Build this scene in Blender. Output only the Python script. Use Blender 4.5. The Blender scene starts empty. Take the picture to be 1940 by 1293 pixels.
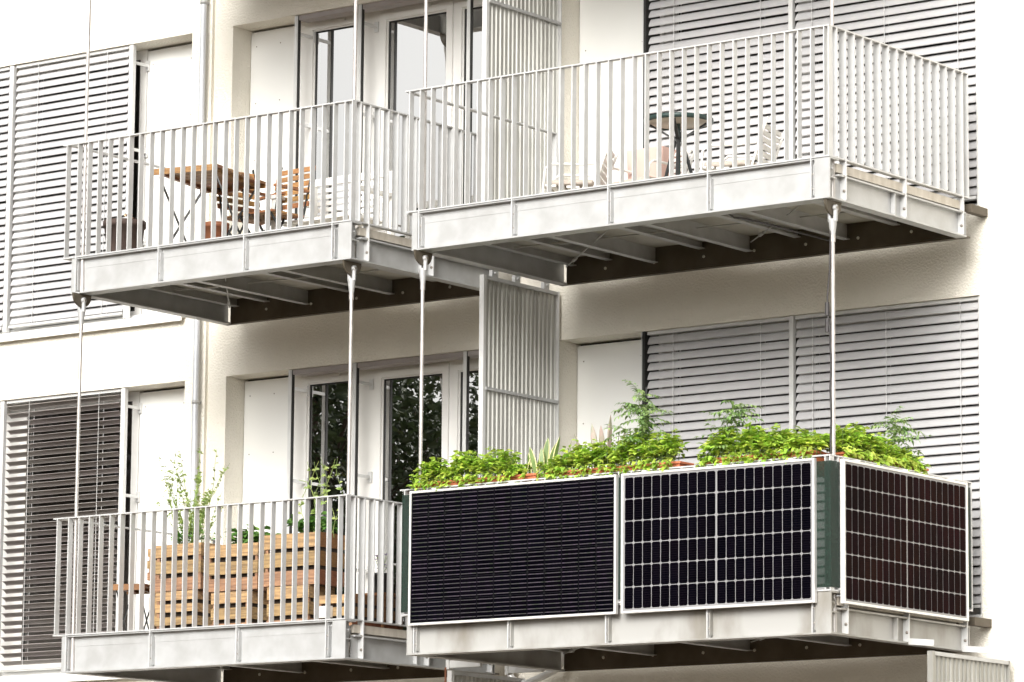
import bpy, math, random
from mathutils import Vector, Matrix
R = math.radians
random.seed(7)
scene = bpy.context.scene
col = scene.collection

# ------------------------------------------------------------------ camera
FPX, YAW, PIT, ROL = 7641.46, 0.6481, 0.1560, 0.0088
cam_d = bpy.data.cameras.new("camera")
cam = bpy.data.objects.new("camera", cam_d)
col.objects.link(cam)
fw = Vector((-math.sin(YAW) * math.cos(PIT), math.cos(YAW) * math.cos(PIT), math.sin(PIT)))
rt = Vector((math.cos(YAW), math.sin(YAW), 0))
up = rt.cross(fw)
r2 = rt * math.cos(ROL) + up * math.sin(ROL)
u2 = up * math.cos(ROL) - rt * math.sin(ROL)
m = Matrix.Identity(4)
for i in range(3):
    m[i][0], m[i][1], m[i][2] = r2[i], u2[i], -fw[i]
m[0][3], m[1][3], m[2][3] = 18.9881, -25.9834, -5.4794
cam.matrix_world = m
cam_d.sensor_width = 36
cam_d.lens = FPX / 1940 * 36
cam_d.clip_start = 0.5
cam_d.clip_end = 3000
scene.camera = cam

# ------------------------------------------------------------------ sky, sun, exposure
SUN_EL, SUN_AZ = R(27), R(164)          # azimuth clockwise from +y
world = bpy.data.worlds.new("World")
scene.world = world
world.use_nodes = True
nt = world.node_tree
nt.nodes.clear()
sky = nt.nodes.new("ShaderNodeTexSky")
sky.sky_type = 'NISHITA'
sky.sun_disc = False
sky.sun_elevation = SUN_EL
sky.sun_rotation = SUN_AZ
sky.dust_density = 4
hs = nt.nodes.new("ShaderNodeHueSaturation")
hs.inputs['Saturation'].default_value = 0.06
bg = nt.nodes.new("ShaderNodeBackground")
bg.inputs['Strength'].default_value = 0.14
wo = nt.nodes.new("ShaderNodeOutputWorld")
nt.links.new(sky.outputs[0], hs.inputs['Color'])
wm = nt.nodes.new("ShaderNodeMix"); wm.data_type = 'RGBA'; wm.blend_type = 'MULTIPLY'; wm.inputs[0].default_value = 1
wm.inputs[7].default_value = (1.0, .985, .955, 1)
nt.links.new(hs.outputs[0], wm.inputs[6]); nt.links.new(wm.outputs[2], bg.inputs['Color'])
nt.links.new(bg.outputs[0], wo.inputs['Surface'])
sl = bpy.data.lights.new("sun", 'SUN')
sl.energy = 1.9
sl.angle = R(32)
sl.color = (1.0, 0.98, 0.945)
so = bpy.data.objects.new("sun", sl)
col.objects.link(so)
sd = Vector((math.sin(SUN_AZ) * math.cos(SUN_EL), math.cos(SUN_AZ) * math.cos(SUN_EL), math.sin(SUN_EL)))
so.rotation_euler = sd.to_track_quat('Z', 'Y').to_euler()
scene.view_settings.view_transform = 'Standard'
scene.view_settings.look = 'None'
scene.view_settings.gamma = 1
scene.view_settings.exposure = 0.78

# ------------------------------------------------------------------ helpers
class MB:
    """collects geometry given in world coordinates; o is the root's location"""
    def __init__(s, o=(0, 0, 0)):
        s.o = Vector(o); s.v = []; s.f = []; s.m = []; s.sm = []
    def add(s, vs, fs, mi=0, smooth=False):
        b = len(s.v)
        s.v += [tuple(x) for x in vs]
        for f in fs:
            s.f.append([b + i for i in f]); s.m.append(mi); s.sm.append(smooth)
    def box(s, x0, x1, y0, y1, z0, z1, mi=0):
        if x0 > x1: x0, x1 = x1, x0
        if y0 > y1: y0, y1 = y1, y0
        if z0 > z1: z0, z1 = z1, z0
        s.add([(x0, y0, z0), (x1, y0, z0), (x1, y1, z0), (x0, y1, z0), (x0, y0, z1), (x1, y0, z1), (x1, y1, z1), (x0, y1, z1)],
              [(0, 3, 2, 1), (4, 5, 6, 7), (0, 1, 5, 4), (1, 2, 6, 5), (2, 3, 7, 6), (3, 0, 4, 7)], mi)
    def obox(s, c, ax, ay, az, mi=0):
        """oriented box: centre and three half-extent vectors"""
        c, ax, ay, az = Vector(c), Vector(ax), Vector(ay), Vector(az)
        vs = [c + sx * ax + sy * ay + sz * az for sz in (-1, 1) for sy in (-1, 1) for sx in (-1, 1)]
        s.add(vs, [(0, 2, 3, 1), (4, 5, 7, 6), (0, 1, 5, 4), (1, 3, 7, 5), (3, 2, 6, 7), (2, 0, 4, 6)], mi)
    def bar(s, p, q, w, h, mi=0, upv=(0, 0, 1)):
        p, q = Vector(p), Vector(q); d = q - p; L = d.length; d = d / L
        u = Vector(upv)
        if abs(d.dot(u)) > .95: u = Vector((1, 0, 0))
        a = d.cross(u).normalized(); b = a.cross(d).normalized()
        s.obox((p + q) / 2, d * L / 2, a * w / 2, b * h / 2, mi)
    def tube(s, p, q, r0, r1=None, n=10, mi=0, caps=True):
        if r1 is None: r1 = r0
        p, q = Vector(p), Vector(q); d = (q - p).normalized()
        a = d.orthogonal().normalized(); b = d.cross(a)
        vs = []
        for c, r in ((p, r0), (q, r1)):
            for i in range(n):
                t = 2 * math.pi * i / n
                vs.append(c + a * r * math.cos(t) + b * r * math.sin(t))
        s.add(vs, [(i, (i + 1) % n, n + (i + 1) % n, n + i) for i in range(n)], mi, True)
        if caps:
            s.add(vs[:n], [tuple(range(n - 1, -1, -1))], mi); s.add(vs[n:], [tuple(range(n))], mi)
    def path(s, pts, r, n=8, mi=0, r1=None):
        pts = [Vector(p) for p in pts]; k = len(pts)
        ref = None; vs = []
        for i, p in enumerate(pts):
            d = (pts[min(i + 1, k - 1)] - pts[max(i - 1, 0)]).normalized()
            a = d.orthogonal().normalized() if ref is None else (ref - d * ref.dot(d)).normalized()
            ref = a; b = d.cross(a)
            rr = r if r1 is None else r + (r1 - r) * i / (k - 1)
            for j in range(n):
                t = 2 * math.pi * j / n
                vs.append(p + a * rr * math.cos(t) + b * rr * math.sin(t))
        fs = [(i * n + j, i * n + (j + 1) % n, (i + 1) * n + (j + 1) % n, (i + 1) * n + j) for i in range(k - 1) for j in range(n)]
        s.add(vs, fs, mi, True)
        s.add(vs[:n], [tuple(range(n - 1, -1, -1))], mi); s.add(vs[-n:], [tuple(range(n))], mi)
    def lathe(s, c, prof, n=20, mi=0, axis='z'):
        c = Vector(c); vs = []
        for (r, h) in prof:
            for j in range(n):
                t = 2 * math.pi * j / n
                if axis == 'z': vs.append(c + Vector((r * math.cos(t), r * math.sin(t), h)))
                elif axis == 'x': vs.append(c + Vector((h, r * math.cos(t), r * math.sin(t))))
                else: vs.append(c + Vector((r * math.cos(t), h, r * math.sin(t))))
        k = len(prof)
        s.add(vs, [(i * n + j, i * n + (j + 1) % n, (i + 1) * n + (j + 1) % n, (i + 1) * n + j) for i in range(k - 1) for j in range(n)], mi, True)
    def prism(s, poly, a, h, mi=0):
        """poly: list of 3D points (planar), a: extrusion vector"""
        p = [Vector(x) for x in poly]; e = Vector(a) * h; n = len(p)
        s.add(p + [x + e for x in p], [tuple(range(n - 1, -1, -1)), tuple(range(n, 2 * n))] + [(i, (i + 1) % n, n + (i + 1) % n, n + i) for i in range(n)], mi)
    def leaf(s, p, d, n, L, W, mi=0, fold=.25, droop=.15):
        """pointed, folded leaf: base p, direction d, normal n"""
        d = Vector(d).normalized(); n = Vector(n); sd_ = d.cross(n)
        if sd_.length < 1e-4: sd_ = d.orthogonal()
        sd_.normalize(); n = sd_.cross(d).normalized(); p = Vector(p)
        P = [p, p + d * L * .35 + sd_ * W / 2 + n * W * fold, p + d * L * .4, p + d * L * .35 - sd_ * W / 2 + n * W * fold,
             p + d * L * .75 + sd_ * W * .32 + n * (W * fold * .6 - L * droop * .5), p + d * L * .78 - n * L * droop * .4,
             p + d * L * .75 - sd_ * W * .32 + n * (W * fold * .6 - L * droop * .5), p + d * L - n * L * droop]
        s.add(P, [(0, 2, 1), (0, 3, 2), (1, 2, 5, 4), (2, 3, 6, 5), (4, 5, 7), (5, 6, 7)], mi)
    def build(s, name, mats, parent=None, loc=None, bevel=0):
        me = bpy.data.meshes.new(name)
        o = s.o if loc is None else Vector(loc)
        me.from_pydata([tuple(Vector(v) - o) for v in s.v], [], s.f)
        if not isinstance(mats, (list, tuple)): mats = [mats]
        for mt in mats: me.materials.append(mt)
        me.polygons.foreach_set('material_index', s.m)
        me.polygons.foreach_set('use_smooth', s.sm)
        me.update()
        ob = bpy.data.objects.new(name, me)
        col.objects.link(ob)
        if parent is not None:
            ob.parent = parent
            if loc is not None: ob.location = o - s.o
        else:
            ob.location = o
        if bevel:
            b = ob.modifiers.new('bevel', 'BEVEL'); b.width = bevel; b.segments = 2; b.limit_method = 'ANGLE'
        return ob

def tag(o, label, cat=None, group=None, kind=None):
    if label: o['label'] = label
    if cat: o['category'] = cat
    if group: o['group'] = group
    if kind: o['kind'] = kind
    return o
def thing(name, loc, label, cat, group=None):
    o = bpy.data.objects.new(name, None); col.objects.link(o)
    o.location = loc; o.empty_display_size = .2
    return tag(o, label, cat, group)
def dup(o, parent=None, loc=None, label=None):
    c = o.copy(); col.objects.link(c)
    if parent is not None: c.parent = parent
    if loc is not None: c.location = loc
    if label: c['label'] = label
    for ch in list(o.children): dup(ch, c)
    return c

# ------------------------------------------------------------------ materials
def mat(name, c1, c2=None, scale=8, rough=.6, metal=0, bump=0, bscale=60, stretch=(1, 1, 1), island=0, spec=.5, detail=4, transl=0, lo=.35, hi=.65):
    m = bpy.data.materials.new(name); m.use_nodes = True
    n = m.node_tree; b = n.nodes['Principled BSDF']; L = n.links
    b.inputs['Roughness'].default_value = rough; b.inputs['Metallic'].default_value = metal
    b.inputs['Specular IOR Level'].default_value = spec
    tc = n.nodes.new('ShaderNodeTexCoord'); mp = n.nodes.new('ShaderNodeMapping'); mp.inputs['Scale'].default_value = stretch
    L.new(tc.outputs['Object'], mp.inputs[0])
    c = None
    if c2 is None: c2 = tuple(x * .92 for x in c1)
    nz = n.nodes.new('ShaderNodeTexNoise'); nz.inputs['Scale'].default_value = scale; nz.inputs['Detail'].default_value = detail
    L.new(mp.outputs[0], nz.inputs['Vector'])
    rp = n.nodes.new('ShaderNodeMapRange'); rp.inputs[1].default_value = lo; rp.inputs[2].default_value = hi
    L.new(nz.outputs['Fac'], rp.inputs[0])
    mx = n.nodes.new('ShaderNodeMix'); mx.data_type = 'RGBA'
    mx.inputs[6].default_value = (*c1, 1); mx.inputs[7].default_value = (*c2, 1)
    L.new(rp.outputs[0], mx.inputs[0]); c = mx.outputs[2]
    if island:
        g = n.nodes.new('ShaderNodeNewGeometry')
        h = n.nodes.new('ShaderNodeHueSaturation')
        r1 = n.nodes.new('ShaderNodeMapRange'); r1.inputs[3].default_value = 1 - island; r1.inputs[4].default_value = 1 + island
        L.new(g.outputs['Random Per Island'], r1.inputs[0]); L.new(r1.outputs[0], h.inputs['Value'])
        r3 = n.nodes.new('ShaderNodeMath'); r3.operation = 'MULTIPLY_ADD'; r3.inputs[1].default_value = .04; r3.inputs[2].default_value = .48
        r4 = n.nodes.new('ShaderNodeMath'); r4.operation = 'FRACT'; r5 = n.nodes.new('ShaderNodeMath'); r5.operation = 'MULTIPLY'; r5.inputs[1].default_value = 7.31
        L.new(g.outputs['Random Per Island'], r5.inputs[0]); L.new(r5.outputs[0], r4.inputs[0]); L.new(r4.outputs[0], r3.inputs[0]); L.new(r3.outputs[0], h.inputs['Hue'])
        L.new(c, h.inputs['Color']); c = h.outputs[0]
    L.new(c, b.inputs['Base Color'])
    if bump:
        nb = n.nodes.new('ShaderNodeTexNoise'); nb.inputs['Scale'].default_value = bscale; nb.inputs['Detail'].default_value = 3
        L.new(mp.outputs[0], nb.inputs['Vector'])
        bp = n.nodes.new('ShaderNodeBump'); bp.inputs['Strength'].default_value = bump; bp.inputs['Distance'].default_value = .01
        L.new(nb.outputs['Fac'], bp.inputs['Height']); L.new(bp.outputs[0], b.inputs['Normal'])
    if transl:
        tr = n.nodes.new('ShaderNodeBsdfTranslucent'); L.new(c, tr.inputs['Color'])
        ms = n.nodes.new('ShaderNodeMixShader'); ms.inputs[0].default_value = transl
        out = n.nodes['Material Output']
        L.new(b.outputs[0], ms.inputs[1]); L.new(tr.outputs[0], ms.inputs[2]); L.new(ms.outputs[0], out.inputs['Surface'])
    return m

def glass_mat(name, refl, tint=(1, 1, 1)):
    m = bpy.data.materials.new(name); m.use_nodes = True; n = m.node_tree; n.nodes.clear(); L = n.links
    o = n.nodes.new('ShaderNodeOutputMaterial'); ms = n.nodes.new('ShaderNodeMixShader')
    t = n.nodes.new('ShaderNodeBsdfTransparent'); t.inputs[0].default_value = (*tint, 1)
    g = n.nodes.new('ShaderNodeBsdfGlossy'); g.inputs['Roughness'].default_value = .0
    tc = n.nodes.new('ShaderNodeTexCoord'); nz = n.nodes.new('ShaderNodeTexNoise'); nz.inputs['Scale'].default_value = 1.6; nz.inputs['Detail'].default_value = 1
    bp = n.nodes.new('ShaderNodeBump'); bp.inputs['Strength'].default_value = .02; bp.inputs['Distance'].default_value = .03
    L.new(tc.outputs['Object'], nz.inputs['Vector']); L.new(nz.outputs['Fac'], bp.inputs['Height']); L.new(bp.outputs[0], g.inputs['Normal'])
    lw = n.nodes.new('ShaderNodeFresnel'); lw.inputs['IOR'].default_value = 1.5
    ad = n.nodes.new('ShaderNodeMath'); ad.operation = 'ADD'; ad.inputs[1].default_value = refl; ad.use_clamp = True
    L.new(lw.outputs[0], ad.inputs[0]); L.new(ad.outputs[0], ms.inputs[0])
    L.new(t.outputs[0], ms.inputs[1]); L.new(g.outputs[0], ms.inputs[2]); L.new(ms.outputs[0], o.inputs['Surface'])
    return m

M = {}
M['stucco'] = mat('stucco', (.80, .765, .685), (.755, .72, .635), scale=2.2, rough=.9, bump=1.0, bscale=55, spec=.2)
M['reveal'] = mat('reveal', (.76, .73, .68), (.72, .69, .63), scale=2, rough=.9, bump=.3, bscale=70, spec=.2)
M['panel'] = mat('white_panel', (.78, .78, .76), (.75, .75, .72), scale=1.0, rough=.5)
M['frame'] = mat('white_frame', (.78, .77, .75), (.74, .73, .70), scale=2, rough=.35)
M['black'] = mat('black_rubber', (.012, .012, .011), (.02, .02, .018), rough=.6)
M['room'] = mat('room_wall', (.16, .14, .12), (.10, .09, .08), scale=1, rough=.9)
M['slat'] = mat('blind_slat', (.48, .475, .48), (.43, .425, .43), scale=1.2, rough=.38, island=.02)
M['slatd'] = mat('blind_slat_shaded', (.34, .31, .295), (.30, .27, .26), scale=1.2, rough=.4, island=.03)  # slat colour darkened to carry the shaded undersides of the open blind
M['alu'] = mat('aluminium', (.70, .70, .69), (.60, .60, .59), scale=3, rough=.35, metal=.25)
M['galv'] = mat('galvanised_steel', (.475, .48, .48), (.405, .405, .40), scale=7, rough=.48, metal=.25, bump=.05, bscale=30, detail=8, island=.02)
M['galvd'] = mat('shaded_steel', (.13, .11, .085), (.085, .07, .05), scale=4, rough=.6, metal=.2, detail=8)  # steel colour darkened to carry the shade under the balconies
M['rail'] = mat('railing_steel', (.58, .585, .585), (.51, .51, .505), scale=7, rough=.45, metal=.2, detail=6)
M['rod'] = mat('rod_steel', (.55, .52, .50), (.42, .40, .38), scale=12, rough=.35, metal=.5)
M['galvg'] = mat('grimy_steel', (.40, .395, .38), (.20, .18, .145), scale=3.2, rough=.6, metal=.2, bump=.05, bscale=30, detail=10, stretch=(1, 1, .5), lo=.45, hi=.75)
M['deck'] = mat('deck_board', (.52, .48, .42), (.42, .38, .32), scale=3, rough=.7, stretch=(1, 6, 1))
M['decku'] = mat('deck_underside', (.46, .44, .39), (.34, .32, .27), scale=2.5, rough=.7)
M['zinc'] = mat('corrugated_zinc', (.50, .50, .47), (.36, .355, .33), scale=9, rough=.42, metal=.45, stretch=(1, 1, .12), detail=8)
M['zincd'] = mat('darker_zinc', (.36, .355, .33), (.27, .265, .24), scale=9, rough=.5, metal=.3, stretch=(1, 1, .12), detail=8)  # darker copy of the zinc for the bottom right screen
M['bolt'] = mat('bolt', (.30, .27, .24), (.2, .18, .15), rough=.5, metal=.5)
M['cell'] = mat('pv_cell', (.0014, .0013, .0030), (.0022, .0017, .0035), scale=6, rough=.07, spec=.10, island=.25)
M['cellr'] = mat('pv_cell_red_reflection', (.0065, .0020, .0022), (.013, .0032, .0028), scale=2, rough=.2, spec=.01, island=.25)  # reddish reflection put into the cell colour of the side panel
M['bus'] = mat('busbar', (.060, .045, .065), (.030, .036, .026), scale=30, rough=.4, spec=.2, stretch=(1, 1, .2))
M['busd'] = mat('busbar_dark', (.008, .006, .008), rough=.5, spec=.0)
M['back'] = mat('white_backsheet', (.26, .255, .26), (.22, .215, .22), rough=.4)
M['backk'] = mat('black_backsheet', (.006, .006, .007), rough=.4, spec=.1)
M['pvframe'] = mat('pv_frame', (.78, .77, .75), (.66, .65, .63), scale=5, rough=.35, metal=.3)
M['net'] = mat('green_net', (.0015, .012, .006), (.004, .022, .013), scale=40, rough=.8, bump=.4, bscale=200)
M['terra'] = mat('terracotta', (.50, .15, .07), (.42, .12, .05), scale=9, rough=.7)
M['soil'] = mat('soil', (.035, .022, .013), rough=.95)
M['lime'] = mat('lime_leaf', (.28, .46, .045), (.56, .68, .12), scale=9, rough=.5, island=.5, transl=.45)
M['green'] = mat('green_leaf', (.09, .20, .035), (.16, .30, .06), scale=6, rough=.45, island=.4, transl=.3)
M['tomato'] = mat('tomato_leaf', (.18, .30, .09), (.30, .42, .16), scale=6, rough=.5, island=.35, transl=.3)
M['stem'] = mat('green_stem', (.16, .24, .06), rough=.6)
M['wisp'] = mat('wispy_leaf', (.30, .42, .10), (.42, .50, .18), scale=6, rough=.5, island=.3, transl=.4)
M['blade'] = mat('blade_green', (.10, .16, .045), (.16, .23, .07), scale=20, rough=.45)
M['bladey'] = mat('blade_margin', (.62, .60, .26), (.70, .62, .36), scale=10, rough=.45)
M['bladep'] = mat('blade_purple', (.34, .25, .22), (.20, .24, .15), scale=14, rough=.5)
M['wood'] = mat('crate_wood', (.42, .25, .13), (.22, .13, .075), scale=5, rough=.8, stretch=(1, 4, 14), island=.32, bump=.2, bscale=40)
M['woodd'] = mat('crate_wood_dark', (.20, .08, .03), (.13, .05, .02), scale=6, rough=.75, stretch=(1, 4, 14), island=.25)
M['teak'] = mat('teak', (.34, .165, .062), (.20, .085, .032), scale=7, rough=.55, stretch=(3, 3, 14), island=.2)
M['teaku'] = mat('teak_dark', (.26, .11, .045), (.16, .06, .022), scale=7, rough=.6, island=.2)
M['iron'] = mat('black_iron', (.02, .022, .022), rough=.45)
M['white'] = mat('white_paint', (.78, .77, .74), (.72, .70, .66), scale=5, rough=.45)
M['cushion'] = mat('beige_cushion', (.52, .46, .40), (.42, .36, .31), scale=14, rough=.9)
M['pink'] = mat('pink_tub', (.62, .42, .36), (.56, .38, .33), scale=4, rough=.7)
M['tabtop'] = mat('beige_tabletop', (.62, .56, .47), (.56, .50, .42), scale=4, rough=.6)
M['teal'] = mat('dark_teal_rim', (.022, .045, .04), rough=.4)
M['basket'] = mat('brown_basket', (.085, .055, .045), (.05, .032, .027), scale=10, rough=.8, stretch=(6, 6, 1))
M['purple'] = mat('purple_flower', (.17, .08, .32), rough=.7, island=.3)
M['peach'] = mat('peach_flower', (.75, .52, .36), rough=.7, island=.2)
M['yellow'] = mat('yellow_strip', (.65, .52, .10), rough=.6)
M['glass'] = glass_mat('window_glass', .84)
M['glassd'] = glass_mat('shaded_glass', -.02)
M['bark'] = mat('bark', (.10, .07, .045), (.06, .04, .03), scale=8, rough=.9, bump=.4, bscale=20)
M['treeleaf'] = mat('tree_leaf', (.035, .055, .022), (.06, .075, .03), scale=3, rough=.6, island=.4, transl=.15)
M['ground'] = mat('ground', (.095, .058, .020), (.065, .040, .014), scale=.6, rough=.95, bump=.4, bscale=8)
M['pipe'] = mat('downpipe_zinc', (.60, .62, .65), (.52, .54, .57), scale=3, rough=.45, metal=.2)
M['cable'] = mat('cable', (.03, .026, .026), rough=.5)

# ------------------------------------------------------------------ layout numbers (metres, facade front at y=0)
XA, XB, XC, XD, D, H = 0.0, 3.792, -3.565, -0.601, 2.193, 3.1
YB, YE = -0.296, -0.27
ZG = -7.1
HEAD = 2.71
RZ = 1.262     # rail top above beam bottom
DK = .265      # deck top above beam bottom

# ------------------------------------------------------------------ ground
g = MB((0, 0, ZG)); g.add([(-900, -900, ZG), (900, -900, ZG), (900, 900, ZG), (-900, 900, ZG)], [(0, 1, 2, 3)])
tag(g.build('ground', M['ground']), None, kind='structure')

# ------------------------------------------------------------------ building
BO = (0, 0, ZG)
bld = thing('apartment_building', BO, 'white rendered apartment block filling the background behind the steel balconies', 'building')
w = MB(BO)
T = .5
rec = [(-9.9, -4.254), (-3.779, -.62), (-.2035, 3.7234)]          # recess columns
zt = [HEAD - H * k for k in (0, 1, 2)]                            # window heads
left_bot, door_bot = .165, .0
# piers
for a, b in ((-14, -9.9), (-4.254, -4.02), (-3.975, -3.779), (-.62, -.2035), (3.7234, 9)):
    w.box(a, b, 0, T, ZG, 9)
w.box(-4.02, -3.975, .035, T, ZG, 9)                               # expansion joint groove behind the pipe
for i, (a, b) in enumerate(rec):
    for k, top in enumerate(zt):
        low_top = top - H if k < 2 else None
        bot = (left_bot if i == 0 else .27) + (HEAD * 0) + (top - HEAD)
        upper = 9 if k == 0 else (zt[k - 1] - HEAD + (left_bot if i == 0 else .27))
        w.box(a, b, 0, T, top, upper)
    w.box(a, b, 0, T, ZG, zt[2] - HEAD + (left_bot if i == 0 else .27))
wall = w.build('wall', M['stucco'], bld)
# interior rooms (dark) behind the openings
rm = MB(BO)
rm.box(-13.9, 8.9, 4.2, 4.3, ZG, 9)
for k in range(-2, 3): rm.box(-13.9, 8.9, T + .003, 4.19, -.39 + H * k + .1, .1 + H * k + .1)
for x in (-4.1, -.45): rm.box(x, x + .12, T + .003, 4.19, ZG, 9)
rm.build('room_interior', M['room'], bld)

def prof_slats(mb, x0, x1, z0, z1, a, yc=.045, pitch=.0722, wd=.077):
    a = a0 = R(a); n = round((z1 - z0) / pitch); pitch = (z1 - z0) / n
    ca, sa = math.cos(a), math.sin(a)
    for i in range(n):
        zc = z1 - pitch * (i + .5)
        jit = random.uniform(-.002, .002); a = a0 + R(random.uniform(-2.2, 2.2)); ca, sa = math.cos(a), math.sin(a)
        P = []
        for s_ in (-1, -.93, -.5, 0, .5, .93, 1):
            arch = .007 * (1 - s_ * s_) + (-.004 if abs(s_) == 1 else 0)
            P.append((yc - s_ * wd / 2 * ca - arch * sa, zc - s_ * wd / 2 * sa + arch * ca + jit))
        top = P; t = .0011
        botp = [(y + t * sa, z - t * ca) for y, z in P]
        k = len(P); vs = []
        for x in (x0, x1):
            vs += [(x, y, z) for y, z in top] + [(x, y, z) for y, z in botp]
        o = 2 * k
        fs = []
        for j in range(k - 1):
            fs.append((j, j + 1, o + j + 1, o + j)); fs.append((k + j + 1, k + j, o + k + j, o + k + j + 1))
        fs += [(0, o, o + k, k), (k - 1, 2 * k - 1, o + 2 * k - 1, o + k - 1)]
        fs += [tuple(list(range(k)) + list(range(2 * k - 1, k - 1, -1))), tuple([o + q for q in range(k - 1, -1, -1)] + [o + q for q in range(k, 2 * k)])]
        mb.add(vs, fs, 0)

def blind(x0, x1, top, bot, tilt, m, cords, yc=.045, label=None):
    s_ = MB(BO); prof_slats(s_, x0 + .022, x1 - .022, bot + .03, top - .035, tilt, yc)
    ob = s_.build('venetian_blind', m, bld)
    if label: ob['label'] = label
    r_ = MB(BO)
    r_.box(x0 + .02, x1 - .02, yc - .03, yc + .03, bot, bot + .022)
    b_ = r_.build('bottom_rail', M['alu'], ob)
    r_ = MB(BO); r_.box(x0 + .02, x1 - .02, yc - .02, yc + .04, top - .03, top - .003); r_.build('head_rail', M['alu'], ob)
    c_ = MB(BO)
    for x in cords:
        for y in (yc - .03, yc + .035):
            c_.box(x - .002, x + .002, y - .002, y + .002, bot + .02, top - .02)
    c_.build('ladder_cord', M['alu'], ob)
    return ob
def guide(x, top, bot, y0=.012, y1=.05, w_=.035):
    gmb = MB(BO); gmb.box(x, x + w_, y0, y1, bot, top - .004)
    gmb.box(x + w_ * .35, x + w_ * .65, y0 - .004, y0 - .0005, bot, top - .004)
    return gmb.build('guide_rail', [M['alu']], bld)
def holder(x, z, y1=.2):
    h_ = MB(BO)
    h_.box(x + .006, x + .026, .052, y1, z - .013, z + .013); h_.box(x - .004, x + .036, y1 - .012, y1 - .001, z - .045, z + .045)
    return h_.build('rail_holder', M['alu'], bld)

def pane(fr, x0, x1, z0, z1, y, m='glass'):
    p = MB(BO); p.add([(x0, y, z0), (x1, y, z0), (x1, y, z1), (x0, y, z1)], [(0, 1, 2, 3)])
    return p.build('pane', M[m], fr)
def window(name, x0, x1, z0, z1, openings, y=.24):
    """white frame with openings [(a,b,c,d,sash)]; glass panes as children"""
    f = MB(BO); yb = y + .07
    xs = sorted(openings)
    cur = x0
    for (a, b, c, d, sash) in xs:
        f.box(cur, a, y, yb, z0, z1)
        f.box(a, b, y, yb, z0, c); f.box(a, b, y, yb, d, z1)
        cur = b
    f.box(cur, x1, y, yb, z0, z1)
    g_ = MB(BO)
    for (a, b, c, d, sash) in xs:
        if sash:   # proud sash moulding
            s0, s1 = y - .022, y - .001
            q = sash
            f.box(a - q, a - .012, s0, s1, c - q, d + q); f.box(b + .012, b + q, s0, s1, c - q, d + q)
            f.box(a - .012, b + .012, s0, s1, d + .012, d + q); f.box(a - .012, b + .012, s0, s1, c - q, c - .012)
        e = .012
        g_.box(a, a + e, y + .008, y + .03, c, d); g_.box(b - e, b, y + .008, y + .03, c, d)
        g_.box(a + e, b - e, y + .008, y + .03, d - e, d); g_.box(a + e, b - e, y + .008, y + .03, c, c + e)
    fr = f.build(name, M['frame'], bld)
    g_.build('gasket', M['black'], fr)
    for (a, b, c, d, sash) in xs: pane(fr, a + .002, b - .002, c + .002, d - .002, y + .016, 'glass' if name == 'balcony_door' else 'glassd')
    return fr
def panel(x0, x1, z0, z1, y=.24):
    p = MB(BO); p.box(x0 + .006, x1 - .004, y, y + .05, z0, z1 - .02)
    ob = p.build('facade_panel', M['panel'], bld)
    sc = MB(BO)
    nz_ = 5
    for i in range(nz_):
        z = z0 + .25 + (z1 - z0 - .4) * i / (nz_ - 1)
        for x in (x0 + .07, x1 - .22):
            sc = MB(BO); sc.lathe((x, y - .001, z), [(.0, -.002), (.006, -.002), (.006, 0)], 8, 0, 'y'); sc.build('screw', M['bolt'], ob)
    b_ = MB(BO); b_.box(x0 - .004, x1, y + .052, y + .06, z0, z1); b_.build('backing', M['black'], bld)

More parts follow.
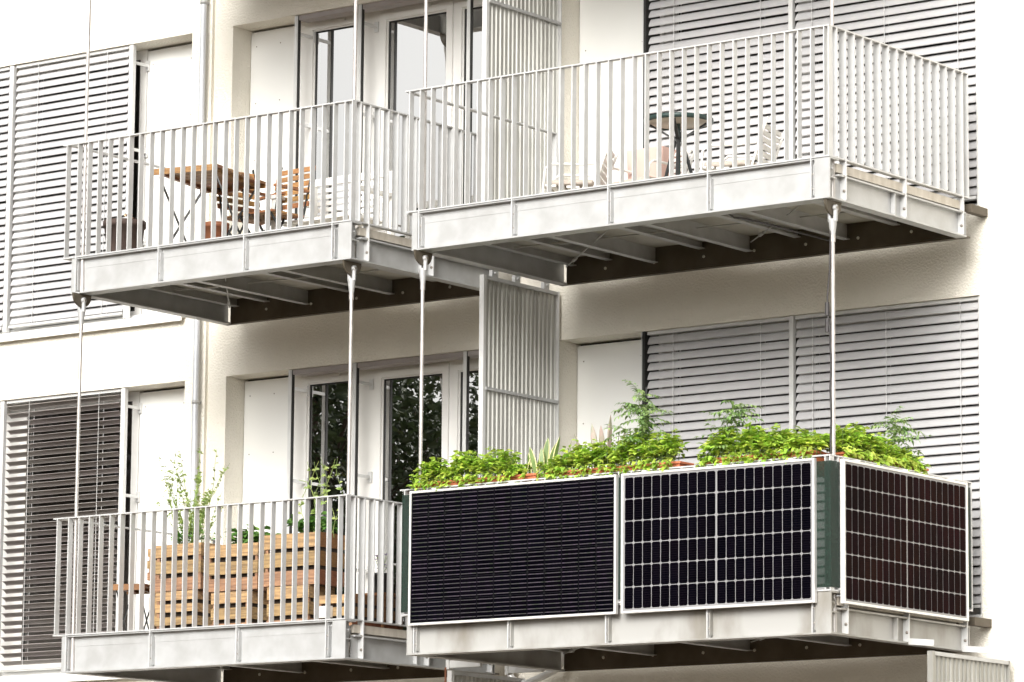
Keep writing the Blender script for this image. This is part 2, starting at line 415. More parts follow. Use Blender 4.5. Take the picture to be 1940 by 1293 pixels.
for k in (0, 1, 2):
    dz = -H * k + H * 0
    t = HEAD + dz
    if k == 2: zb = t - 2.44
    # ---- left window column
    lb = left_bot + dz
    sill = MB(BO)
    sill.box(-9.95, -4.26, -.055, .10, lb + .002, lb + .045)
    sill.box(-9.95, -4.26, -.062, -.05, lb - .03, lb + .042)
    sill.build('window_sill', M['white'], bld)
    sill2 = MB(BO); sill2.box(-9.95, -4.26, .10, .235, lb + .002, lb + .10); sill2.build('window_sill', M['alu'], bld)
    window('window', -9.9, -5.004, lb + .1, t - .002, [(-9.8, -8.3, lb + .17, t - .09, 0), (-8.1, -6.65, lb + .17, t - .09, 0), (-6.37, -5.085, lb + .17, t - .085, 0)])
    panel(-5.0, -4.254, lb + .1, t)
    for x in (-5.015, -6.49, -8.2, -9.85): guide(x, t, lb + .07, w_=.05)
    for z in (t - .16, t - .95, t - 1.75): holder(-5.0, z, .235)
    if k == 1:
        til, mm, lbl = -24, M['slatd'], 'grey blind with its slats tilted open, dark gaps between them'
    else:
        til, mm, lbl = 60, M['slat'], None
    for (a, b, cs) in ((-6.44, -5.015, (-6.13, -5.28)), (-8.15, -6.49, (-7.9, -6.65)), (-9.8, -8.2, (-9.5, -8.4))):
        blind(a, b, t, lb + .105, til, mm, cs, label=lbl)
    # ---- door column
    zb = dz + .27 if k < 2 else ZG + .1
    zb = dz + .27
    panel(-3.779, -3.215, zb, t)
    window('balcony_door', -3.21, -.63, zb, t - .004,
           [(-3.04, -2.565, zb + .14, t - .105, .05), (-2.225, -1.59, zb + .14, t - .125, .075), (-1.405, -.80, zb + .14, t - .13, .06)])
    for (a, b) in ((-3.03, -2.7), (-2.15, -1.75)):
        v_ = MB(BO); v_.box(a, b, .218, .239, t - .055, t - .035); v_.build('vent_slot', M['frame'], bld)
    for x in (-3.085, -2.375, -1.2): 
        guide(x, t, zb)
        e_ = MB(BO); e_.box(x + .036, x + .042, .016, .046, zb, t - .004); e_.build('gasket_gap_strip', M['black'], bld)
    for x in (-3.085, -2.375):
        for z in (t - .16, t - .95, t - 1.75): holder(x + .01, z, .235)
    hb = MB(BO); hb.box(-3.05, -.63, .02, .15, t - .045, t - .003); hb.build('blind_box', M['slatd'], bld)
    # ---- right column
    panel(-.2035, .66, zb, t)
    window('window', .665, 3.7, zb, t - .004, [(.78, 1.95, zb + .1, t - .1, 0), (2.1, 3.6, zb + .1, t - .1, 0)])
    guide(.598, t, zb + .03, w_=.018)
    e_ = MB(BO); e_.box(.618, .64, .0, .2, zb, t - .004); e_.build('gasket_gap_strip', M['black'], bld)  # black strip stands in for the dark side gap beside the blind
    guide(2.004, t, zb + .03, w_=.040)
    guide(3.702, t, zb + .03, w_=.018)
    blind(.628, 2.014, t, zb + .085, 60, M['slat'], (.906, 1.739))
    blind(2.036, 3.712, t, zb + .085, 60, M['slat'], (2.22, 2.887, 3.544))
    s3 = MB(BO); s3.box(-.2, 3.72, -.02, .235, zb + .002, zb + .03); s3.build('window_sill', M['alu'], bld)
# curtain-like pale panel seen behind the open blind, and the shelf behind the lower door glass


# ------------------------------------------------------------------ downpipe
pp = thing('downpipe', (-4.07, -.06, ZG), 'slim grey downpipe on the white wall right of the left blinds', 'downpipe')
p_ = MB(pp.location); p_.tube((-4.07, -.065, ZG), (-4.07, -.065, 9), .027, n=16); p_.build('pipe', M['pipe'], pp)
for z in (2.95, -.6, -3.6):
    b_ = MB(pp.location); b_.lathe((-4.07, -.065, z), [(.028, -.015), (.033, -.015), (.033, .015), (.028, .015)], 16); b_.box(-4.078, -4.062, -.03, .034, z - .012, z + .012)
    b_.build('pipe_clip', M['galv'], pp)

# ------------------------------------------------------------------ balconies
def flat(name, mats, fn):
    mb = MB(); fn(mb); me = mb.build(name, mats); return me
def make_balcony(x0, x1, posts, label, group):
    """posts: x of the bolted posts along the front"""
    O = (x0, -D, 0)
    b = thing('steel_balcony', O, label, 'balcony', group)
    yF = -D
    # front beam: recessed web, bottom and top flange, end plates
    f = MB(O)
    f.box(x0, x1 - .035, yF + .052, yF + .062, .012, .288)
    f.box(x0, x1, yF, yF + .13, 0, .012)
    f.box(x0, x1, yF + .008, yF + .13, .288, .2985)
    f.box(x0 + .06, x1 - .06, yF + .0495, yF + .0515, .212, .288)
    for a in posts:
        f.box(a + .012, a + .020, yF + .012, yF + .051, .03, .255)        # cleat
    f.box(x0, x0 + .006, yF + .002, yF + .12, .0125, .2875)
    f.box(x0 + .0065, x0 + .052, yF + .004, yF + .012, .0125, .2875)
    f.build('front_beam', M['galv'], b)
    # corner end box at right
    c = MB(O)
    c.box(x1 - .13, x1 - .001, yF + .004, yF + .014, .0125, .2875)
    c.box(x1 - .055, x1 - .045, yF + .0145, yF + .10, .0125, .2875)
    c.box(x1 - .0448, x1 - .002, yF + .0145, yF + .10, .150, .158)
    c.lathe((x1 - .044, yF + .062, .222), [(0, .030), (.012, .030), (.014, .012), (.045, .010), (.05, .004), (.05, 0)], 24, 0, 'x')
    c.build('corner_bracket', [M['galv']], b)
    # side beams
    for sx, sgn in ((x1, 1), (x0, -1)):
        s_ = MB(O)
        xw = sx - sgn * .05
        lo = yF + .1305
        s_.box(xw - .005, xw + .005, lo, YB, .012, .178)
        s_.box(min(sx, sx - sgn * .09), max(sx, sx - sgn * .09), lo, YB, 0, .012)
        s_.box(min(sx - sgn * .003, sx - sgn * .09), max(sx - sgn * .003, sx - sgn * .09), lo, YB, .178, .190)
        s_.box(min(sx - sgn * .008, xw + sgn * .006), max(sx - sgn * .008, xw + sgn * .006), -1.30, -1.29, .0125, .1775)
        s_.box(min(sx - sgn * .004, xw + sgn * .006), max(sx - sgn * .004, xw + sgn * .006), YB - .012, YB - .002, .0125, .1775)
        s_.build('side_beam', M['galv'], b)
    r_ = MB(O)
    r_.box(x0 + .09, x1 - .09, YB - .012, YB - .002, .012, .24); r_.box(x0, x1, YB - .002, YB + .055, 0, .012)
    n = int((x1 - x0) / .45)
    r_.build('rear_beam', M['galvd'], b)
    for i in range(1, n):
        h_ = MB(O); x = x0 + (x1 - x0) * i / n
        h_.lathe((x, YB - .013, .09), [(0, -.006), (.012, -.006), (.013, 0)], 8, 0, 'y'); h_.build('bolt', M['alu'], b)  # pale discs stand in for light spots at small holes in the beam
    # joists
    js = []
    for i, a in enumerate(posts[1:-1] if len(posts) > 4 else posts[1:-1]):
        js.append((a, .085))
    for i in range(len(posts) - 1): js.append(((posts[i] + posts[i + 1]) / 2, .15))
    js.append((x0 + .16, .14))
    for a, zb in js:
        j = MB(O); j.box(a - .003, a + .003, yF + .131, YB - .013, zb + .008, .204); j.box(a - .03, a + .03, yF + .131, YB - .013, zb, zb + .008)
        j.build('joist', M['galv'], b)
    dk = MB(O)
    nb = 5
    dk.box(x0 + .055, x1 - .055, yF + .135, YB - .02, .222, DK); dk.box(x1 - .0545, x1 - .025, yF + .135, YB - .02, .208, DK + .006); dk.box(x0 + .025, x0 + .0545, yF + .135, YB - .02, .208, DK + .006)
    dk.build('deck', [M['deck']], b)
    du = MB(O)
    L_ = (x1 - x0 - .2) / nb
    for i in range(nb):
        du.box(x0 + .1 + i * L_ + .004, x0 + .1 + (i + 1) * L_ - .004, yF + .14, YB - .03, .206, .2215)
    du.build('deck_soffit', M['decku'], b)
    for (p, q) in (((x0 + .12, YB - .06, .13), (x0 + (x1 - x0) * .5, yF + .2, .13)), ((x0 + (x1 - x0) * .5, YB - .06, .15), (x1 - .12, yF + .2, .15)), ((x0 + .2, -1.15, .16), (x1 - .1, -.9, .16))):
        t_ = MB(O); t_.tube(p, q, .006, n=6)
        P, Q = Vector(p), Vector(q); t_.tube(P.lerp(Q, .12), P.lerp(Q, .17), .014, n=8)
        t_.build('tie_rod', M['galv'], b)
    # wall brackets
    for sx in (x0 + .05, x1 - .02):
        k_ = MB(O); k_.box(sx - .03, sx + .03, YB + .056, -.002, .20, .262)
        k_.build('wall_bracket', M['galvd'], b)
    # railing: three sides
    bal = None
    def bal_mesh(z0, z1, alongx, post):
        mb = MB()
        hx, hy = (.005, .025) if alongx else (.029, .005)
        mb.box(-hx, hx, -hy, hy, z0, z1)
        if post:
            for z in (.08, .185):
                if alongx:
                    mb.lathe((hx, -.002, z), [(.011, 0), (.011, .007), (0, .008)], 8, 1, 'x')
                else:
                    mb.lathe((.012, -hy, z), [(.011, 0), (.011, -.007), (0, -.008)], 8, 1, 'y')
                    mb.lathe((.0, -hy, z), [(.0, 0)], 8, 1, 'y') if False else None
        return mb
    def make_rail(pA, pB, alongx):
        r = MB(O)
        if alongx:
            r.box(pA, pB, yF - .002, yF + .048, RZ - .010, RZ); r.box(pA + .05, pB, yF - .001, yF + .047, .300, .310)
        else:
            pass
        return r
    first_gap = .103 if x0 > -1 else .127
    xl = posts[0] - first_gap - .045
    r = MB(O); r.box(xl, x1, yF - .002, yF + .048, RZ - .010, RZ); r.box(xl + .025, x1 - .0, yF - .001, yF + .047, .300, .310)
    r.prism([(x1 - .11, yF + .047, RZ - .014), (x1 - .045, yF + .047, RZ - .014), (x1 - .045, yF + .11, RZ - .014)], (0, 0, 1), .003)
    rf = r.build('railing', M['rail'], b)
    yc = yF + .023
    first = {}
    def put(parent, kind, x, y, alongx):
        key = (kind, alongx)
        if key not in first:
            mb = bal_mesh(.012 if kind == 'post' else .311, RZ - .0105, alongx, kind == 'post')
            ob = mb.build(kind if kind == 'post' else 'baluster', [M['rail'], M['bolt']])
            first[key] = ob
        else:
            ob = first[key].copy(); col.objects.link(ob)
        ob.parent = parent; ob.location = Vector((x, y, 0)) - Vector(O)
        return ob
    stp = (posts[-1] - posts[0]) / (8 * (len(posts) - 1))
    k = -1
    while True:
        x = posts[0] + k * stp if k >= 0 else posts[0] - first_gap
        if x > x1 - .04: break
        put(rf, 'post' if (k >= 0 and k % 8 == 0 and k <= 8 * (len(posts) - 1)) else 'baluster', x, yc, True)
        k += 1
    put(rf, 'baluster', x1 - .006, yc, True)
    for sx, sgn in ((x1, 1), (x0 - .05, -1)):
        xs0, xs1 = (sx - .048, sx + .002)
        r = MB(O); lo = yF + .0485
        r.box(xs0, xs1, lo, YE, RZ - .010, RZ); r.box(xs0 + .001, xs1 - .001, lo, YE, .300, .310)
        r.box(xs0, xs1, YE + .001, YE + .011, .300, RZ)
        rs = r.build('railing', M['rail'], b)
        for i in range(16 if sgn > 0 else 0):
            y = -2.092 + .1165 * i
            put(rs, 'post' if i in (1, 8, 15) else 'baluster', sx - .023, y, False)
    return b

P_R = [.067, .957, 1.850, 2.742, 3.635]
P_L = [-3.520, -2.615, -1.706, -.795]
UR = make_balcony(XA, XB, P_R, 'upper right steel balcony with white garden chairs and a round table on it', 'suspended steel balconies')
UL = make_balcony(XC, XD, P_L, 'upper left steel balcony with wooden slatted table and chairs behind its bars', 'suspended steel balconies')
LR = dup(UR, None, (XA, -D, -H), 'lower right steel balcony whose railing is covered by solar panels')
LL = dup(UL, None, (XC, -D, -H), 'lower left steel balcony filled with wooden planter crates behind its bars')
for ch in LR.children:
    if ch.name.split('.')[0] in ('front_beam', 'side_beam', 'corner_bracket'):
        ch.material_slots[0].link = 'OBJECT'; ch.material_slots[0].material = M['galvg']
T_R = dup(UR, None, (XA, -D, H), 'right steel balcony of the next storey, above the frame')
T_L = dup(UL, None, (XC, -D, H), 'left steel balcony of the next storey, above the frame')

# ------------------------------------------------------------------ hanger rods
def rod(x, y, zlo, zhi, label):
    """rod from the top of the beam at zlo up to the clevis under the beam at zhi"""
    O = (x, y, zlo)
    t = thing('hanger_rod', O, label, 'hanger rod', 'steel hanger rods between the balconies')
    r = MB(O); r.tube((x, y, zlo + .32), (x, y, zhi - .26), .0145, n=12)
    r.tube((x, y, zlo + .012), (x, y, zlo + .32), .020, .016, n=12)
    r.tube((x, y, zhi - .30), (x, y, zhi - .25), .019, n=12)
    r.build('rod', M['rod'], t)
    f = MB(O)
    f.tube((x, y, zhi - .255), (x, y, zhi - .135), .018, .032, n=14)
    for s_ in (-1, 1):
        f.tube((x + s_ * .004 + s_ * .018, y, zhi - .15), (x + s_ * .024, y, zhi - .055), .017, .016, n=10)
        f.lathe((x + s_ * .024, y, zhi - .055), [(.0, -.011), (.024, -.011), (.024, .011), (0, .011)], 16, 0, 'x')
    f.build('clevis', M['galv'], t)
    g_ = MB(O)
    pts = [(x - .008, y - .11, zhi - .001), (x - .008, y + .11, zhi - .001)]
    for i in range(13):
        a = math.pi * i / 12
        pts.append((x - .008, y + .105 * math.cos(a), zhi - .015 - .095 * math.sin(a)))
    g_.prism(pts, (1, 0, 0), .016)
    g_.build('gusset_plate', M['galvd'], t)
    p_ = MB(O); p_.tube((x - .044, y, zhi - .055), (x + .044, y, zhi - .055), .009, n=10); p_.build('pin', M['bolt'], t)
    return t
rods = [(XC + .085, -2.150, 'leftmost'), (XD - .085, -2.075, 'second from left'), (XA + .052, -2.115, 'third from left'), (XB - .05, -2.075, 'rightmost')]
for x, y, nm in rods:
    rod(x, y, -H, 0, nm + ' of four steel hanger rods between the lower and upper balconies')
    rod(x, y, 0, H, nm + ' of four steel hanger rods rising above the upper balconies')

# ------------------------------------------------------------------ corrugated privacy screens
def screen(x, y0, y1, z0, z1, band, label, pitch=.055, br=True):
    O = (x, y0, z0)
    t = thing('corrugated_screen', O, label, 'privacy screen')
    s_ = MB(O); d = .011
    y = y0 + .035; pr = []
    while y < y1 - .02:
        pr += [(y, 0), (y + pitch * .18, 0), (y + pitch * .34, d), (y + pitch * .84, d)]
        y += pitch
    pr = [(a, b) for a, b in pr if a < y1 - .012]
    vs = []
    for (a, b) in pr: vs.append((x - .011 + b, a, z0 + .02))
    for (a, b) in pr: vs.append((x - .011 + b, a, z1 - .02))
    n = len(pr); s_.add(vs, [(i, i + 1, n + i + 1, n + i) for i in range(n - 1)])
    s_.build('corrugated_sheet', M['zinc'] if x < 1 else M['zincd'], t)
    for (a, b, c, e) in ((y0, y0 + .034, z0, z1), (y1 - .012, y1, z0, z1)):
        f = MB(O); f.box(x - .022, x + .022, a, b, c, e); f.build('edge_post', M['alu'] if x < 1 else M['zincd'], t)
    for z in (z0, z1 - .03):
        f = MB(O); f.box(x - .018, x + .018, y0 + .0345, y1 - .0125, z, z + .028); f.build('rail', M['galv'], t)
    if band is not None:
        f = MB(O); f.box(x + .012, x + .03, y0 + .0345, y1 - .0125, band - .012, band + .012); f.build('rail', M['galv'], t)
    for yy in ((y0 + .12, y0 + .42, y1 - .2) if br else ()):
        f = MB(O); f.box(x - .02, x + .012, yy, yy + .07, z1 - .001, z1 + .055); f.lathe((x + .013, yy + .035, z1 + .03), [(.012, 0), (.012, .008), (0, .009)], 8, 0, 'x')
        f.build('bracket', M['galv'], t)
    return t
screen(-.2, -1.045, -.035, -2.83, .0, -.905, 'tall corrugated metal screen between the lower two balconies, shaded at its top')
screen(-.2, -1.045, -.035, .27, 3.10, 2.228, 'corrugated metal privacy screen between the two upper balconies, behind the right railing')
s5 = screen(-.47, -1.06, -.1, -6.0, -3.125, None, 'dark corrugated screen with brackets hanging under the gap between the lower balconies', br=False)
for (yy, zz, xa, xb) in ((-1.04, -3.075, -.47, -.17), (-.42, -3.08, -.36, -.03)):
    k_ = MB(s5.location); k_.box(xa, xb, yy - .02, yy + .02, zz - .028, zz + .028); k_.box(xa - .03, xa - .0005, yy - .03, yy + .03, zz - .04, zz + .045); k_.build('bracket', M['alu'], s5)
k_ = MB(s5.location); k_.box(-.495, -.491, -1.09, -1.07, -6, -3.1); k_.build('cable', M['teaku'], s5)
s4 = screen(3.985, -1.19, -.09, -6.0, -3.16, None, 'pale corrugated screen at the bottom right corner below the solar panel balcony', .06, br=False)
k_ = MB(s4.location)
k_.bar((XB + .005, -1.17, -3.085), (3.985, -1.13, -3.10), .008, .045); k_.build('bracket', M['galv'], s4)
k_ = MB(s4.location)
k_.bar((XB + .005, -.42, -3.085), (4.06, -.2, -3.10), .008, .045)
k_.build('bracket', M['galv'], s4)
# pipes and brackets beside the dark lower screen
pb = thing('drain_pipe', (-.2, -.3, -3.2), 'curved metal drain pipe bending under the lower right balcony beside the wall', 'pipe')
k_ = MB(pb.location)
k_.path([(-.60, -.12, -2.95), (-.60, -.12, -3.06), (-.57, -.12, -3.12), (-.50, -.12, -3.165), (-.41, -.12, -3.165), (-.25, -.12, -3.115), (-.13, -.12, -3.07), (-.07, -.12, -3.02), (-.06, -.12, -2.9)], .028, 10)
k_.build('pipe', M['alu'], pb)

# ------------------------------------------------------------------ solar panels
def pv(corner, ux, wdt, hgt, cols, rows, label, dark, gapc=True, cellm='cell', nrm=None):
    """corner = bottom-left corner, ux = unit vector along width, nrm outward"""
    c = Vector(corner); ux = Vector(ux); uz = Vector((0, 0, 1)); nr = Vector(nrm)
    O = tuple(c)
    t = thing('solar_panel', O, label, 'solar panel', 'solar panels on the lower right railing')
    def q(mb, a, b, z0, z1, d0, d1, mi=0):
        p0 = c + ux * a + uz * z0 + nr * d0
        mb.obox(c + ux * (a + b) / 2 + uz * (z0 + z1) / 2 + nr * (d0 + d1) / 2, ux * (b - a) / 2, nr * (d1 - d0) / 2, uz * (z1 - z0) / 2, mi)
    fwd = .018
    f = MB(O)
    q(f, 0, fwd, 0, hgt, 0, .035); q(f, wdt - fwd, wdt, 0, hgt, 0, .035); q(f, fwd, wdt - fwd, 0, fwd, 0, .035); q(f, fwd, wdt - fwd, hgt - fwd, hgt, 0, .035)
    f.build('frame', M['pvframe'], t, bevel=.002)
    bs = MB(O); q(bs, fwd, wdt - fwd, fwd, hgt - fwd, .022, .028); bs.build('backsheet', M['backk'] if dark else M['back'], t)
    ce = MB(O); bu = MB(O)
    m0 = fwd + (.006 if dark else .012)
    mid = .011 if gapc else 0
    gx, gz = (.004, .004) if dark else (.0050, .0060)
    cw_ = (wdt - 2 * m0 - mid) / cols; chh = (hgt - 2 * m0) / rows
    for i in range(cols):
        a = m0 + i * cw_ + (mid if i >= cols / 2 else 0)
        for j in range(rows):
            z = m0 + j * chh
            x0_, x1_, z0_, z1_ = a + gx / 2, a + cw_ - gx / 2, z + gz / 2, z + chh - gz / 2
            ch = .010
            pts = [(x0_ + ch, z0_), (x1_ - ch, z0_), (x1_, z0_ + ch), (x1_, z1_ - ch), (x1_ - ch, z1_), (x0_ + ch, z1_), (x0_, z1_ - ch), (x0_, z0_ + ch)]
            ce.add([c + ux * p + uz * zz + nr * .0292 for p, zz in pts], [tuple(range(8))])
            if dark:
                for b_ in range(5):
                    zz = z0_ + (z1_ - z0_) * (b_ + .5) / 5
                    bu.add([c + ux * p + uz * h + nr * .0300 for p, h in ((x0_ + .004, zz - .0035), (x1_ - .004, zz - .0035), (x1_ - .004, zz + .0035), (x0_ + .004, zz + .0035))], [(0, 1, 2, 3)])
            else:
                for b_ in range(9):
                    zz = z0_ + (z1_ - z0_) * (b_ + .5) / 9
                    bu.add([c + ux * p + uz * h + nr * .0300 for p, h in ((x0_, zz - .001), (x1_, zz - .001), (x1_, zz + .001), (x0_, zz + .001))], [(0, 1, 2, 3)])
    ce.build('cells', M[cellm], t); bu.build('busbars', M['bus'] if dark else M['busd'], t)
    # clamps to the rail
    for a in (wdt * .12, wdt * .5, wdt * .88):
        k = MB(O); q(k, a - .02, a + .02, hgt + .001, hgt + .012, -.05, .03); k.build('clamp', M['alu'], t)
    return t
PZ = -2.883
pv((.042, -D - .006, PZ), (1, 0, 0), 1.925, 1.020, 12, 6, 'all black solar panel with fine horizontal lines, left on the balcony front', True, False, nrm=(0, -1, 0))
pv((2.012, -D - .006, PZ), (1, 0, 0), 1.668, 1.022, 20, 6, 'solar panel with white grid lines on the front, left of the green corner', False, nrm=(0, -1, 0))
pv((XB + .008, -2.085, PZ), (0, 1, 0), 1.70, 1.022, 20, 6, 'reddish-reflecting dark solar panel with white grid lines facing right beside the green corner', False, cellm='cellr', nrm=(1, 0, 0))

# green privacy net wrapped round the railing
net = MB((XA, -D, -H + .33))
zn0, zn1 = -H + .325, -H + RZ - .045
def wob(x): return .002 * math.sin(x * 23)
segs = []
yy = YE - .02
for i in range(14): segs.append((XA - .055, yy - (yy + D) * i / 14))
n1 = 60
for i in range(n1 + 1): segs.append((XA - .055 + (XB + .061 - XA) * i / n1, -D - .0045))
for i in range(1, 26): segs.append((XB + .006, -D + (D + YE - .02) * i / 25))
vs = []
for (x, y) in segs: vs.append((x, y, zn0))
for (x, y) in segs: vs.append((x, y, zn1))
k = len(segs)
net.add(vs, [(i, i + 1, k + i + 1, k + i) for i in range(k - 1)])
nm = M['net']
n_ = nm.node_tree; out = n_.nodes['Material Output']; pb_ = n_.nodes['Principled BSDF']
tr_ = n_.nodes.new('ShaderNodeBsdfTransparent'); ms_ = n_.nodes.new('ShaderNodeMixShader'); ms_.inputs[0].default_value = .90
n_.links.new(tr_.outputs[0], ms_.inputs[1]); n_.links.new(pb_.outputs[0], ms_.inputs[2]); n_.links.new(ms_.outputs[0], out.inputs['Surface'])
tag(net.build('privacy_net', nm), 'dark green privacy net wrapped round the railing behind the solar panels', 'privacy net')

# power cable on the right rod
cb = thing('power_cable', (XB - .07, -2.09, -H + .3), 'black cable with plug connectors tied along the rightmost hanger rod', 'cable')
c_ = MB(cb.location)
xx, yy = XB - .058, -2.097
pts = [(xx + .004 * math.sin(i * 1.7), yy, -H + .35 + i * .1) for i in range(19)] + [(xx - .02, yy, -.85), (xx - .025, yy, -.70), (xx - .004, yy, -.5), (xx + .002, yy, -.3), (xx + .003, yy + .02, -.06)]
c_.path(pts, .0065, 6); c_.build('cable', M['cable'], cb)
for z in (-.78, -.90):
    k_ = MB(cb.location); k_.tube((xx - .026, yy, z - .05), (xx - .026, yy, z + .045), .018, .016, n=8); k_.build('plug', M['cable'], cb)
c2 = MB((2.75, -2.0, .05))
c2.path([(2.80, -2.02, .10), (2.78, -2.0, .03), (2.80, -1.93, .0), (2.80, -1.8, .012), (2.80, -1.5, .02), (2.80, -1.1, .022), (2.8, -.6, .025)], .008, 6)
tag(c2.build('hanging_cable', M['cable']), 'black cable looped along a joist under the upper right balcony', 'cable')

# ------------------------------------------------------------------ plants
def rnd(a, b): return random.uniform(a, b)
def bush(name, c, rx, ry, h, n, ls, m, label, cat, group=None, spill=0, base=None):
    """leafy plant rooted at c; leaves fill an uneven mound"""
    t = thing(name, c, label, cat, group); c = Vector(c)
    st = MB(c); lf = MB(c)
    tips = []
    ns = max(6, n // 14)
    for i in range(ns):
        a = rnd(0, 6.283); rr = math.sqrt(random.random())
        dx, dy = rx * rr * math.cos(a), ry * rr * math.sin(a)
        hh = h * (1 - .45 * rr * rr) * rnd(.65, 1.12)
        p0 = c + Vector((dx * .75, dy * .6, 0)); p1 = c + Vector((dx, dy, hh)); pm = (p0 + p1) / 2 + Vector((rnd(-.01, .01), rnd(-.01, .01), hh * .1))
        st.path([p0, pm, p1], .0028, 4, r1=.0015)
        tips.append((p0, pm, p1))
    for i in range(n):
        p0, pm, p1 = tips[i % ns]
        u = rnd(.25, 1.0) ** .7
        p = p0.lerp(pm, u * 2) if u < .5 else pm.lerp(p1, u * 2 - 1)
        a = rnd(0, 6.283)
        d = Vector((math.cos(a), math.sin(a), rnd(-.25, .45)))
        off = d * rnd(.0, .03)
        nn = Vector((rnd(-.5, .5), rnd(-.7, .3), 1))
        L = ls * rnd(.6, 1.25)
        lf.leaf(p + off, d, nn, L, L * rnd(.55, .75), 0, rnd(.1, .35), rnd(.0, .35))
    if spill:
        for i in range(int(n * spill)):
            a = rnd(-1, 1)
            p = c + Vector((a * rx, rnd(-1.05, -.6) * ry, rnd(-.03, .05)))
            if base == 'x': p = c + Vector((rnd(.6, 1.05) * rx, a * ry, rnd(-.03, .05)))
            d = Vector((rnd(-.5, .5), -rnd(.3, 1), rnd(-.5, .4))) if base != 'x' else Vector((rnd(.3, 1), rnd(-.6, .6), rnd(-.5, .4)))
            L = ls * rnd(.6, 1.1)
            lf.leaf(p, d, Vector((rnd(-.3, .3), -.5, 1)), L, L * .65, 0, .25, .3)
    st.build('stem', M['stem'], t); lf.build('foliage', m, t)
    return t
def pinnate(lf, st, p, d, L, nl, ls, wr=.4, droop=.5):
    """compound leaf along a drooping rachis"""
    p = Vector(p); d = Vector(d).normalized(); pts = [p]
    k = 6
    for i in range(k):
        d = (d + Vector((0, 0, -droop / k))).normalized(); pts.append(pts[-1] + d * L / k)
    st.path(pts, .0018, 4, r1=.001)
    sd_ = d.cross(Vector((0, 0, 1)))
    if sd_.length < .01: sd_ = Vector((1, 0, 0))
    sd_.normalize()
    for i in range(nl):
        u = (i + 1) / nl; f = u * k; j = min(int(f), k - 1); q = pts[j].lerp(pts[j + 1], f - j)
        for s_ in (-1, 1):
            dd = (d * .6 + sd_ * s_ + Vector((0, 0, rnd(-.5, .15))))
            l_ = ls * rnd(.7, 1.2) * (1 - .3 * u)
            lf.leaf(q, dd, Vector((rnd(-.4, .4), rnd(-.4, .4), 1)), l_, l_ * wr, 0, .2, rnd(0, .4))
    lf.leaf(pts[-1], d, Vector((0, 0, 1)), ls, ls * wr, 0, .2, .3)
def tomato(c, h, spread, nb, label, stake=True, m='tomato', ls=.055, nm='tomato_plant'):
    t = thing(nm, c, label, 'plant'); c = Vector(c)
    st = MB(c); lf = MB(c)
    main = [c]
    for i in range(6): main.append(main[-1] + Vector((rnd(-.015, .015), rnd(-.012, .012), h / 6)))
    st.path(main, .005, 5, r1=.002)
    for i in range(nb):
        u = rnd(.25, 1.0); f = u * 6; j = min(int(f), 5); p = main[j].lerp(main[j + 1], f - j)
        a = rnd(0, 6.283); e = rnd(.1, .9)
        L = spread * rnd(.6, 1.1) * (1.1 - .55 * u)
        pinnate(lf, st, p, (math.cos(a), math.sin(a), e), L, 6, ls, .42, rnd(.4, 1.1))
    if stake:
        s_ = MB(c); s_.tube(c, c + Vector((.012, .012, h + .03)), .005, n=6); s_.build('stake', M['iron'], t)
    st.build('stem', M['stem'], t); lf.build('foliage', M[m], t)
    return t
def blades(c, specs, label, mm, name='snake_plant'):
    t = thing(name, c, label, 'plant'); c = Vector(c)
    if name == 'agave_plant': specs = [(a_, b_, c_, d_, e_ * 1.18, f_) for a_, b_, c_, d_, e_, f_ in specs]
    for (dx, dy, lean_x, lean_y, L, W) in specs:
        b = MB(c); k = 8; rows = []; W = W * 1.35
        for i in range(k + 1):
            u = i / k
            p = c + Vector((dx + lean_x * L * u * (0.6 + .4 * u), dy + lean_y * L * u, L * u * (1 - .08 * u)))
            wd = W * (0.55 + 1.1 * u) * (1 - u ** 3) * .9 + .001
            tw = Vector((math.cos(.5 + dx * 9), math.sin(.5 + dx * 9) * .6, 0)).normalized()
            nrm_ = tw.cross(Vector((0, 0, 1)))
            rows.append((p - tw * wd / 2, p - tw * wd * .38 + nrm_ * wd * .12, p + tw * wd * .38 + nrm_ * wd * .12, p + tw * wd / 2))
        vs = [v for r_ in rows for v in r_]
        for i in range(k):
            a = i * 4; q = a + 4
            b.add([vs[a], vs[a + 1], vs[q + 1], vs[q]], [(0, 1, 2, 3)], 1)
            b.add([vs[a + 1], vs[a + 2], vs[q + 2], vs[q + 1]], [(0, 1, 2, 3)], 0)
            b.add([vs[a + 2], vs[a + 3], vs[q + 3], vs[q + 2]], [(0, 1, 2, 3)], 1)
        b.build('leaf', mm, t)
    return t

# window boxes on the lower right railing
PT = -1.795
def planter(x0, x1, y0, y1, label):
    O = ((x0 + x1) / 2, (y0 + y1) / 2, PT - .17)
    t = thing('window_box', O, label, 'window box', 'terracotta window boxes on the lower right railing')
    b = MB(O); z0 = PT - .17; e = .012
    b.box(x0 + e, x1 - e, y0 + e, y1 - e, z0, z0 + .012)
    b.box(x0, x1, y0, y0 + e, z0, PT - .0125); b.box(x0, x1, y1 - e, y1, z0, PT - .0125)
    b.box(x0, x0 + e, y0 + e, y1 - e, z0, PT - .0125); b.box(x1 - e, x1, y0 + e, y1 - e, z0, PT - .0125)
    q = .012
    b.box(x0 - q, x1 + q, y0 - q, y0 + e, PT - .012, PT + .006); b.box(x0 - q, x1 + q, y1 - e, y1 + q, PT - .012, PT + .006)
    b.box(x0 - q, x0 + e, y0 + e, y1 - e, PT - .012, PT + .006); b.box(x1 - e, x1 + q, y0 + e, y1 - e, PT - .012, PT + .006)
    b.build('box', M['terra'], t, bevel=.003)
    s_ = MB(O); s_.box(x0 + e, x1 - e, y0 + e, y1 - e, PT - .06, PT - .02); s_.build('soil', M['soil'], t)
